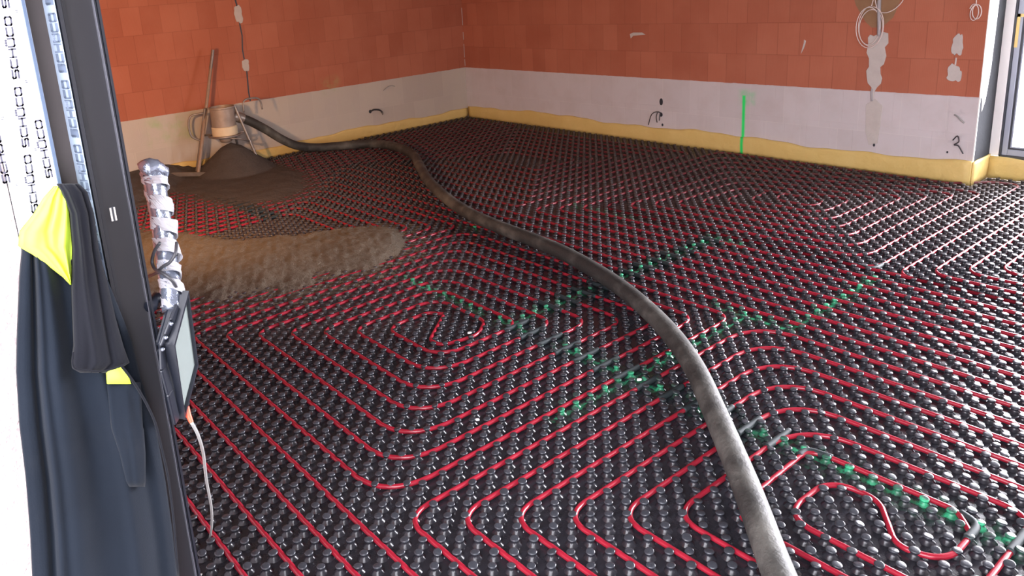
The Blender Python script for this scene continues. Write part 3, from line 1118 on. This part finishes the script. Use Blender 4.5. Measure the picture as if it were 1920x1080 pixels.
cable_tail([[(.003, -1.40, .285), (.03, -1.37, .305), (.05, -1.31, .295), (.05, -1.27, .26), (.04, -1.265, .23)],
            [(.003, -1.40, .28), (.03, -1.36, .295), (.05, -1.30, .28), (.045, -1.28, .25)]], 'brown cable tails bending out of the left wall near the far corner', .005, M_WIREB, ((-1.40, .283), 'w', (.018, .02)))
cable_tail([[(.003, -1.20, .49), (.03, -1.17, .52), (.04, -1.12, .535), (.04, -1.07, .52)]], 'thin cable end sticking out high on the white band of the left wall', .004, M_WIREG)
cable_tail([[(5.20, -.003, .475), (5.22, -.02, .47), (5.25, -.03, .445), (5.27, -.03, .43)]], 'short dark cable stub in the upper smudge by the free wall end', .005, M_WIREG)
cable_tail([[(5.205, -.003, .30), (5.235, -.02, .335), (5.25, -.03, .30), (5.225, -.03, .275), (5.25, -.03, .27), (5.285, -.035, .22)]], 'curled dark cable tail low by the free wall end', .004, M_WIREB)
o = MB().prism([(5.178 + .006 * math.cos(a), .212 + .008 * math.sin(a)) for a in np.linspace(0, 6.283, 11)[:-1]], -.002, .003, lambda a, b_, h: (a, -h, b_)).build('socket_hole', M_GASKET)
tag(o, 'pin-sized dark hole left of the curled cable tail', 'wall hole')

# cracks: open slots in the brickwork
def slot(pts, w, name, label, wall):
    b_ = MB()
    n = len(b_.v)
    L = [(a - w / 2, z) for a, z in pts] + [(a + w / 2, z) for a, z in reversed(pts)]
    fn = (lambda a, z, h: (h, a, z)) if wall == 'w' else (lambda a, z, h: (a, -h, z))
    return tag(b_.prism(L, -.002, .0015, fn).build(name, M_GASKET), label, 'wall crack')


slot([(-2.80, 2.5), (-2.805, 1.9), (-2.812, 1.60), (-2.800, 1.52)], .016, 'wall_crack', 'dark slot above the upper plaster patch on the left wall', 'w')
slot([(-2.80, 1.39), (-2.790, 1.25), (-2.805, 1.12), (-2.80, 1.01)], .013, 'wall_crack', 'dark slot between the two plaster patches on the left wall', 'w')
slot([(-2.79, .91), (-2.795, .80), (-2.800, .70), (-2.795, .605)], .014, 'wall_crack', 'dark slot from the lower plaster patch to the white blocks', 'w')
# light mortar line in the room corner
o = MB()
rr = random.Random(4)
for z0, z1 in ((.62, .70), (.72, .88), (.93, 1.02), (1.10, 1.30), (1.42, 1.60), (1.72, 1.9)):
    o.box((.001, -.006, z0), (.006, -.001, z1))
o = o.build('corner_mortar', M_PLASTER)
structure(o)
o.name = 'trim_6'

# ------------------------------------------------------------------ door jamb on the left
def y540(u, x=XJ):
    return float(atx(u, 540, x)[1])


ZT = 2.35
XD = XJ
# outer render reveal
structure(MB().box((5.5, YS - 1.3, -.1), (XJ - .004, y540(51) + .004, 2.56)).build('wall_left_outer', M_RENDER))
bpy.data.objects['wall_left_outer'].name = 'wall_terrace'

jamb = empty('door_1', (XJ, -5.7, 0))
jamb['kind'] = 'structure'
jp = []
yA, yB, yC = y540(58.5), y540(147.5), y540(155)
jp.append(MB().box((XJ - .06, y540(50), 0), (XJ - .02, yA + .004, ZT)).build('shadow_gap', M_GASKET))
jp.append(MB().box((XJ - .05, yA, 0), (XJ, yB, ZT)).build('frame_face', M_FILMW))
jp.append(bevel(MB().box((XJ - .05, yB, 0), (XJ + .0015, yC, ZT)).build('frame_edge', M_BLUE), .001, 1))
yD = float(atx(184, 540, XJ - .035)[1])
jp.append(MB().box((XJ - .06, yC, 0), (XJ - .035, yD + .01, ZT)).build('frame_rebate', M_BROWNF))
# sloped film-covered face
yE = y540(206)
b = MB()
p = [(XJ - .036, yD), (XJ - .004, yE), (XJ - .03, yE + .0), (XJ - .06, yD)]
b.prism(p, 0, ZT, lambda a, c, h: (a, c, h))
jp.append(b.build('filmed_face', M_FILMG))
yF = y540(208.5)
jp.append(MB().box((XJ - .05, yE, 0), (XJ - .012, yF, ZT)).build('gasket', M_GASKET))
yG = y540(225)
b = MB()
b.prism([(XJ - .05, yF), (XJ, yF), (XJ, yF + .006), (XJ - .012, yF + .009), (XJ - .012, yG), (XJ - .05, yG)], 0, ZT, lambda a, c, h: (a, c, h))
jp.append(b.build('sash_profile', M_DARK))
yH = float(atx(268, 540, XJ - .016)[1])
jp.append(MB().box((XJ - .05, yG, 0), (XJ - .016, yH, ZT)).build('sash_face', M_DARK2))
yI = y540(273.5)
b = MB()
for k in range(48):
    z0 = k * ZT / 48
    w = .0016 * math.sin(k * 2.1) + .0012 * math.sin(k * 5.7)
    b.box((XJ - .03, yH, z0), (XJ - .006 + w, yI, z0 + ZT / 48))
jp.append(b.build('seal_strip', M_SEAL))
yJ = y540(281.5)
b = MB()
b.box((XJ - .05, yI, 0), (XJ - .004, yI + .0018, ZT)).box((XJ - .05, yI + .0018, 0), (XJ - .008, yI + .0032, ZT)).box((XJ - .05, yI + .0032, 0), (XJ - .001, yJ, ZT))
jp.append(b.build('sash_edge', M_DARK))
# keeper plate on the sash face
kp = atx(212, 401, XJ - .016)
b = MB().box((XJ - .017, kp[1] - .0055, kp[2] - .013), (XJ - .0145, kp[1] + .0055, kp[2] + .013))
k1 = b.build('keeper_plate', M_GASKET)
b = MB().box((XJ - .015, kp[1] - .005, kp[2] - .012), (XJ - .0125, kp[1] - .0022, kp[2] + .012)).box((XJ - .015, kp[1] + .0018, kp[2] - .012), (XJ - .0125, kp[1] + .0042, kp[2] + .012))
k2 = b.build('keeper_pin', M_WIREW)
place(jamb, jp + [k1])
k2.parent = k1

# printed lettering on the protective film: strokes in a 1 x 1 letter box (x along the word, y up the letter)
G = {'S': [[(1, 1), (.12, 1), (0, .9), (0, .6), (.12, .5), (.88, .5), (1, .4), (1, .1), (.88, 0), (0, 0)]],
     'C': [[(1, 1), (.12, 1), (0, .88), (0, .12), (.12, 0), (1, 0)]],
     'H': [[(0, 0), (0, 1)], [(1, 0), (1, 1)], [(0, .5), (1, .5)]],
     'U': [[(0, 1), (0, .12), (.12, 0), (.88, 0), (1, .12), (1, 1)]],
     'O': [[(.12, 0), (.88, 0), (1, .12), (1, .88), (.88, 1), (.12, 1), (0, .88), (0, .12), (.12, 0)]]}
WORD = ['S', 'C', 'H', 'U', 'C', 'O']


def lettering(x, y_base_, z0, Hh, pitch_z, adv, lw, words, slope=0., flip=1, thick=.0006):
    b_ = MB()
    fy = y_base_ if callable(y_base_) else (lambda z: y_base_)
    for w in range(words):
        zz = z0 + w * pitch_z
        for k, c in enumerate(WORD):
            for st in G[c]:
                for (a0, b0), (a1, b1) in zip(st[:-1], st[1:]):
                    def P(a, bb):
                        z_ = zz + k * adv + a * adv * .76
                        return (z_, fy(z_) - bb * Hh)
                    (za, ya), (zb, yb) = P(a0, b0), P(a1, b1)
                    dz, dy = zb - za, yb - ya
                    L = math.hypot(dz, dy)
                    if L < 1e-7: continue
                    nz_, ny_ = -dy / L * lw / 2, dz / L * lw / 2
                    ez, ey = dz / L * lw / 2, dy / L * lw / 2
                    poly = [(ya - ey + ny_, za - ez + nz_), (yb + ey + ny_, zb + ez + nz_), (yb + ey - ny_, zb + ez - nz_), (ya - ey - ny_, za - ez - nz_)]
                    b_.prism(poly, 0, thick, lambda a, bb, h: (x + h + slope * (a - fy(0)), a, bb))
            if c == 'U':
                for q in (.2, .5, .8):
                    zc = zz + k * adv + q * adv * .76
                    yc = fy(zc) - Hh * 1.34
                    r_ = lw * .75
                    b_.prism([(yc + r_ * math.cos(t_), zc + r_ * math.sin(t_)) for t_ in np.linspace(0, 6.283, 9)[:-1]], 0, thick, lambda a, bb, h: (x + h, a, bb))
        # small quote-like mark between two words
        for q in (0, 1):
            zc = zz - adv * .55 + q * .0028
            yc = fy(zc) + Hh * 1.1
            b_.box((x, yc - .002, zc), (x + thick, yc + .002, zc + .0012))
    return b_


# row positions measured where each row crosses the film
def zrow(u, v, x=XJ):
    a = atx(u, v, x)
    return float(a[1]), float(a[2])


pts = [zrow(*p_) for p_ in ((20, 46), (37, 143), (55, 268), (67, 377))]
qf = np.polyfit([p_[1] for p_ in pts], [p_[0] for p_ in pts], 1)
rowf = lambda z: float(np.polyval(qf, z))
_, zS1 = zrow(52, 274)
_, zS0 = zrow(33, 149)
pz = (zS0 - zS1) * 1.02
adv = pz * .150
Hrow = abs(zrow(37, 143)[0] - zrow(25.5, 143)[0])
lt = lettering(XJ, rowf, zS1 - 2 * pz, Hrow, pz, adv, .0026, 8).build('lettering', M_INK)
yb2, zS2 = zrow(98, 331)
lt2 = lettering(XJ, yb2, zS2, Hrow, pz * 7, adv, .0026, 1).build('lettering', M_INK)
yb3, zS3 = zrow(18, 341)
lt3 = lettering(XJ, yb3, zS3, Hrow, pz, adv, .0026, 4).build('lettering', M_INK)
ff = jp[1]
for q in (lt, lt2, lt3): q.parent = ff; q.matrix_parent_inverse = ff.matrix_parent_inverse.copy(); q.matrix_parent_inverse = (jamb.matrix_world @ Matrix()).inverted() @ Matrix() if False else Matrix()
for q in (lt, lt2, lt3):
    q.parent = ff
    q.matrix_parent_inverse = Matrix()
sl_ = (.032) / (yE - yD)
gb = float(yE - (yE - yD) * .22)
lt4 = lettering(XJ - .004 + (gb - yE) * sl_ + .0004, gb, zS1 - 2 * pz, (yE - yD) * .42, pz, adv, .0026, 8, slope=sl_).build('lettering', M_INK2)
lt4.parent = jp[4]

# ------------------------------------------------------------------ work jacket
def cloth_sheet(rows, fold, thick, mat, name, x_of, nu=34, smooth_it=2):
    """rows: list of (v, u_left, u_right) outline rows seen from the doorway; x_of(s, t) gives the real stand-off from the jamb;
    closed sheet with a front, a back and rims"""
    rr_ = []
    for (r0, r1) in zip(rows[:-1], rows[1:]):
        n = max(1, int(round((r1[0] - r0[0]) / 14)))
        for k in range(n):
            t_ = k / n
            rr_.append(tuple(r0[i] + (r1[i] - r0[i]) * t_ for i in range(3)))
    rr_.append(rows[-1])
    A, B_ = [], []
    nr = len(rr_)
    for ri, (v, ul, ur) in enumerate(rr_):
        tt = ri / (nr - 1)
        for k in range(nu):
            s = k / (nu - 1)
            x = x_of(s, tt) + fold(s, tt)
            edge = min(s, 1 - s, tt * 3, (1 - tt) * 3)
            x -= .006 * max(0, 1 - edge / .06)
            p_ = atx(ul + (ur - ul) * s, v, x)
            A.append(tuple(p_))
            B_.append((p_[0] - thick, p_[1], p_[2]))
    N = nr * nu
    f = []
    for r in range(nr - 1):
        for k in range(nu - 1):
            a = r * nu + k
            f.append((a, a + 1, a + nu + 1, a + nu))
            f.append((N + a, N + a + nu, N + a + nu + 1, N + a + 1))
    rim = [k for k in range(nu)] + [r * nu + nu - 1 for r in range(1, nr)] + [(nr - 1) * nu + k for k in range(nu - 2, -1, -1)] + [r * nu for r in range(nr - 2, 0, -1)]
    for a, b_ in zip(rim, rim[1:] + rim[:1]):
        f.append((a, N + a, N + b_, b_))
    o = mesh_obj(name, A + B_, f, mat, smooth=True)
    bm = bmesh.new(); bm.from_mesh(o.data); bmesh.ops.recalc_face_normals(bm, faces=bm.faces); bm.to_mesh(o.data); bm.free()
    return o


def folds(amp, specs, seed=0):
    def f(s, t_):
        o_ = 0
        for (pos, w, drift, a) in specs:
            c = pos + drift * (t_ - .5)
            o_ += a * math.exp(-((s - c) / w) ** 2)
        o_ += amp * math.sin(s * 21 + t_ * 4 + seed) * .35 + amp * .3 * math.sin(t_ * 17 + s * 6)
        return o_
    return f


jk = empty('work_jacket', (XJ + .02, -5.7, .6))
jparts = []
# large outer body hanging down, from the shoulder to below the frame
body = cloth_sheet([(455, 44, 150), (520, 38, 200), (640, 33, 248), (700, 32, 262), (800, 38, 292), (900, 50, 310), (1000, 58, 324), (1080, 62, 332), (1200, 66, 342), (1320, 70, 350)],
                   folds(.004, [(.15, .022, -.02, -.017), (.21, .03, -.02, .010), (.34, .09, .05, .014), (.52, .10, .10, -.010), (.72, .06, .12, .012), (.88, .05, .05, -.010)]), .010, M_JACKET, 'jacket_body',
                   lambda s, t_: XJ + .022 + .012 * math.sin(s * math.pi) + .01 * t_, nu=60)
jparts.append(body)
# hi-vis yoke: shoulder part that runs from the hook down to a point
yoke = cloth_sheet([(350, 103, 122), (370, 84, 128), (400, 66, 133), (435, 38, 136), (463, 36, 135), (478, 62, 135), (500, 92, 135), (520, 118, 134), (534, 131, 134)],
                   folds(.003, [(.55, .05, .3, -.006), (.85, .06, -.05, .008)]), .008, M_HIVIS, 'hi_vis_yoke', lambda s, t_: XJ + .046 + .010 * math.sin(s * math.pi), nu=34)
jparts.append(yoke)
# folded front flap lying over it
flap = cloth_sheet([(346, 108, 150), (360, 116, 164), (400, 132, 176), (470, 138, 186), (540, 136, 204), (600, 138, 218), (650, 140, 232), (680, 136, 243), (692, 137, 225), (699, 150, 200)],
                   folds(.002, [(.35, .07, .15, .006), (.75, .05, -.1, -.007)]), .010, M_JACKET2, 'front_flap', lambda s, t_: XJ + .062 + .012 * math.sin(s * math.pi) * (1 - .3 * t_), nu=34)
jparts.append(flap)
patchv = cloth_sheet([(683, 203, 226), (690, 199, 234), (705, 200, 241), (720, 201, 246)], lambda s, t_: 0, .004, M_HIVIS, 'hi_vis_panel', lambda s, t_: XJ + .060 + .004 * math.sin(s * math.pi), nu=14)
jparts.append(patchv)
pocket = cloth_sheet([(718, 200, 264), (800, 209, 268), (806, 210, 270), (850, 224, 273), (902, 236, 273), (913, 240, 272)], folds(.001, [(.6, .15, .1, .003)]), .004, M_JACKET, 'pocket', lambda s, t_: XJ + .052 + .004 * math.sin(s * math.pi), nu=18)
jparts.append(pocket)
# edge piping of the opening
pp = [atx(u, v, XJ + .066) for u, v in ((226, 684), (246, 710), (268, 745), (290, 790), (303, 840), (316, 900), (326, 980), (334, 1080))]
jparts.append(MB().tube(spline([tuple(p_) for p_ in pp], 6), .0022, 6).build('edge_piping', M_JACKET2, smooth=True))
# hem line of the flap
pp = [atx(u, v, XJ + .080) for u, v in ((137, 660), (138, 688), (160, 694), (190, 696), (216, 690), (236, 682))]
jparts.append(MB().tube(spline([tuple(p_) for p_ in pp], 6), .0016, 6).build('flap_seam', M_JACKET2, smooth=True))
place(jk, jparts)
tag(jk, 'blue-grey work jacket with fluorescent yellow shoulder hanging on the filmed door frame', 'jacket')

# ------------------------------------------------------------------ flood lamp on its wrapped pole
DL = 1.42            # distance of the lamp along the view axis
T_ = Vector(tuple(atd(350, 556, DL + .02)))
L_ = Vector(tuple(atd(325, 648, DL - .03)))
R_ = Vector(tuple(atd(367, 683, DL + .085)))
B0 = T_ + (L_ - T_) + (R_ - T_)
fl = empty('flood_lamp', tuple(L_))
ax1, ax2 = (R_ - T_), (L_ - T_)
e1 = ax1.normalized()
nrm = ax1.cross(ax2).normalized()
camv = Vector(tuple(CAM))
if nrm.dot(camv - T_) < 0: nrm = -nrm
e2 = nrm.cross(e1).normalized()
w1 = ax1.length
w2 = abs(ax2.dot(e2))
if ax2.dot(e2) < 0: e2 = -e2


def lampP(a, b_, h):
    return T_ + e1 * (a * w1) + (ax2 * b_) + nrm * h


def quadbox(a0, a1, b0, b1, h0, h1, mb=None):
    mb = mb or MB()
    n0 = len(mb.v)
    for h in (h0, h1):
        for a, b_ in ((a0, b0), (a1, b0), (a1, b1), (a0, b1)):
            mb.v.append(tuple(lampP(a, b_, h)))
    mb.f += [tuple(n0 + i for i in q) for q in ((3, 2, 1, 0), (4, 5, 6, 7), (0, 1, 5, 4), (1, 2, 6, 5), (2, 3, 7, 6), (3, 0, 4, 7))]
    return mb


lp = []
lp.append(bevel(quadbox(-.03, 1.03, -.03, 1.03, -.030, -.004).build('housing', M_TOWER), .004))
rim = MB()
quadbox(-.05, 1.05, -.05, .0, -.008, .004, rim); quadbox(-.05, 1.05, 1.0, 1.05, -.008, .004, rim)
quadbox(-.05, 0, 0, 1, -.008, .004, rim); quadbox(1, 1.05, 0, 1, -.008, .004, rim)
lp.append(rim.build('bezel', M_TOWER))
lp.append(quadbox(0, 1, 0, 1, -.006, -.002).build('lamp_glass', M_LENS))
fins = MB()
for k in range(7):
    quadbox(.08 + k * .13, .12 + k * .13, .15, .85, -.038, -.028, fins)
lp.append(fins.build('heat_sink', M_TOWER))
# bracket: arm from the housing up to the pole
dA = DL - .02
arm = MB()
ap = [Vector(tuple(atd(u, v, d_))) for u, v, d_ in ((333, 575, DL), (322, 604, DL - .02), (312, 630, DL - .03), (304, 650, DL - .035), (306, 690, DL - .03), (318, 735, DL - .01), (331, 790, DL + .02))]
for a_, b_ in zip(ap[:-1], ap[1:]):
    d_ = (b_ - a_).normalized()
    s_ = d_.cross(nrm).normalized() * .0105
    n_ = nrm * .003
    n0 = len(arm.v)
    arm.v += [tuple(p_) for p_ in (a_ - s_ - n_, a_ + s_ - n_, a_ + s_ + n_, a_ - s_ + n_, b_ - s_ - n_, b_ + s_ - n_, b_ + s_ + n_, b_ - s_ + n_)]
    arm.f += [tuple(n0 + i for i in q) for q in ((3, 2, 1, 0), (4, 5, 6, 7), (0, 1, 5, 4), (1, 2, 6, 5), (2, 3, 7, 6), (3, 0, 4, 7))]
lp.append(bevel(arm.build('bracket', M_TOWER), .0015, 1))
bl = MB()
for u, v in ((321, 607), (311, 633), (305, 655)):
    c_ = Vector(tuple(atd(u, v, DL - .045)))
    bl.tube([c_, c_ + (camv - c_).normalized() * .004], .0035, 8)
lp.append(bl.build('bolt', M_CHROME, smooth=True))


# wrapped pole
def crumple(pts, radii, n, seed, amp):
    b_ = MB().tube(pts, radii, n)
    r = random.Random(seed)
    b_.v = [tuple(c + r.uniform(-amp, amp) for c in v_) for v_ in b_.v]
    return b_


pd = [(281, 318, 1.50), (290, 345, 1.50), (300, 400, 1.50), (307, 450, 1.49), (314, 500, 1.47), (319, 540, 1.45), (322, 582, 1.43)]
pc = spline([tuple(atd(*p_)) for p_ in pd], 6)
npc = len(pc)
lp.append(crumple(pc, [.021 - .003 * k / npc for k in range(npc)], 12, 3, .0014).build('pole', M_CHROME, smooth=True))
capb = crumple(spline([tuple(atd(*p_)) for p_ in ((266, 322, 1.49), (276, 316, 1.49), (292, 316, 1.50), (306, 322, 1.51), (309, 338, 1.51))], 4), [.010, .015, .018, .019, .020, .020, .019, .019, .018, .016, .015, .013, .012, .010, .008, .006, .006][:17], 10, 5, .0016)
lp.append(capb.build('wrapped_head', M_CHROME, smooth=True))
# loose white film spiralling around the lower half
r5 = random.Random(5)
wv, wf = [], []
nT, turns = 150, 6.2
cen = [Vector(p_) for p_ in pc]
def pole_at(t_):
    q = min(max(t_, 0), 1) * (len(cen) - 1)
    k = min(int(q), len(cen) - 2)
    return cen[k].lerp(cen[k + 1], q - k), (cen[k + 1] - cen[k]).normalized()
for k in range(nT + 1):
    t_ = .10 + .86 * k / nT
    c_, tg = pole_at(t_)
    side = tg.cross(camv - c_).normalized()
    frt = side.cross(tg).normalized()
    if frt.dot(camv - c_) < 0: frt = -frt
    for w_ in (-1, -.3, .4, 1):
        a = turns * 2 * math.pi * k / nT + w_ * .5
        # the film stands off towards the right hand side
        rr0 = .0215 - .003 * t_ + .0015 * math.sin(k * .9 + w_ * 3) + r5.uniform(-.0012, .0012)
        cc, _ = pole_at(t_ + w_ * .050)
        off = side * math.cos(a) + frt * math.sin(a)
        push = R[0][0] * off.x + R[0][1] * off.y
        rr0 += .007 * max(0, push) * (1 + .4 * math.sin(k * .33))
        wv.append(tuple(cc + off * rr0))
for k in range(nT):
    for q in range(3):
        a = k * 4 + q
        wf.append((a, a + 1, a + 5, a + 4))
wr = mesh_obj('white_film', wv, wf, M_WRAP)
md = wr.modifiers.new('thickness', 'SOLIDIFY'); md.thickness = .0012
lp.append(wr)

# black cord wound around the pole
cd = [(300, 455, 1.44), (290, 470, 1.45), (285, 490, 1.46), (291, 505, 1.45), (306, 513, 1.42), (322, 525, 1.42), (331, 540, 1.44)]
lp.append(MB().tube(spline([tuple(atd(*p_)) for p_ in cd], 8), .0032, 8).build('cord', M_WIREB, smooth=True))
cd = [(331, 455, 1.44), (329, 475, 1.42), (318, 492, 1.42), (305, 500, 1.43), (292, 512, 1.46), (278, 518, 1.49)]
lp.append(MB().tube(spline([tuple(atd(*p_)) for p_ in cd], 8), .0032, 8).build('cord', M_WIREB, smooth=True))
# clamp holding the pole on the door frame
cl = MB()
c_ = Vector(tuple(atd(292, 560, 1.46)))
c2 = Vector((XJ - .004, yJ - .004, c_.z))
cl.tube([c2, c_, Vector(tuple(atd(320, 560, 1.45)))], .012, 10)
lp.append(cl.build('clamp', M_TOWER, smooth=True))
# grey supply cable with orange gland
gl_ = [Vector(tuple(atd(*p_))) for p_ in ((350, 762, DL + .05), (353, 778, DL + .05), (359, 792, DL + .05))]
lp.append(MB().tube(gl_, [.0050, .0055, .0042], 10).build('cable_gland', M_ORANGE, smooth=True, sharp=50))
fz = atz(374, 1079, .03)
cb = [tuple(gl_[-1]), tuple(atd(371, 815, DL + .10)), tuple(atd(381, 850, DL + .22)), tuple(atd(387, 900, DL + .42)), tuple(atd(396, 950, DL + .65)), tuple(atd(397, 985, DL + .85)), tuple(atd(391, 1020, DL + 1.05)), tuple(atd(382, 1050, DL + 1.25)), tuple(fz), tuple(fz + np.array((-.1, -.06, 0)))]
cab = MB().tube(spline(cb, 8), .0034, 8).build('supply_cable', M_WIREG, smooth=True)
lp.append(cab)
place(fl, lp)
tag(fl, 'black flood lamp with frosted glass clamped to the door frame on a film-wrapped pole', 'work lamp')

# ------------------------------------------------------------------ small debris on the mat
M_BIT = simple('white_scrap', (.85, .85, .85), .4)
for u, v, s_, lab in ((895, 787, .008, 'white scrap between the red pipes in the middle foreground'),
                      (880, 624, .011, 'white scrap lying on the inner bend of the double spiral'),
                      (1198, 712, .010, 'white scrap beside the hose on the green marked joint'),
                      (470, 468, .012, 'white scrap on the far screed edge')):
    p_ = atz(u, v, .026)
    o = MB().prism([(s_ * math.cos(a) * (1 + .3 * math.sin(3 * a)), s_ * .7 * math.sin(a)) for a in np.linspace(0, 6.283, 10)[:-1]], -.003, .004, lambda a, b_, h: (p_[0] + a, p_[1] + b_, p_[2] + h + a * .3)).build('plastic_scrap', M_BIT)
    tag(o, lab, 'scrap')
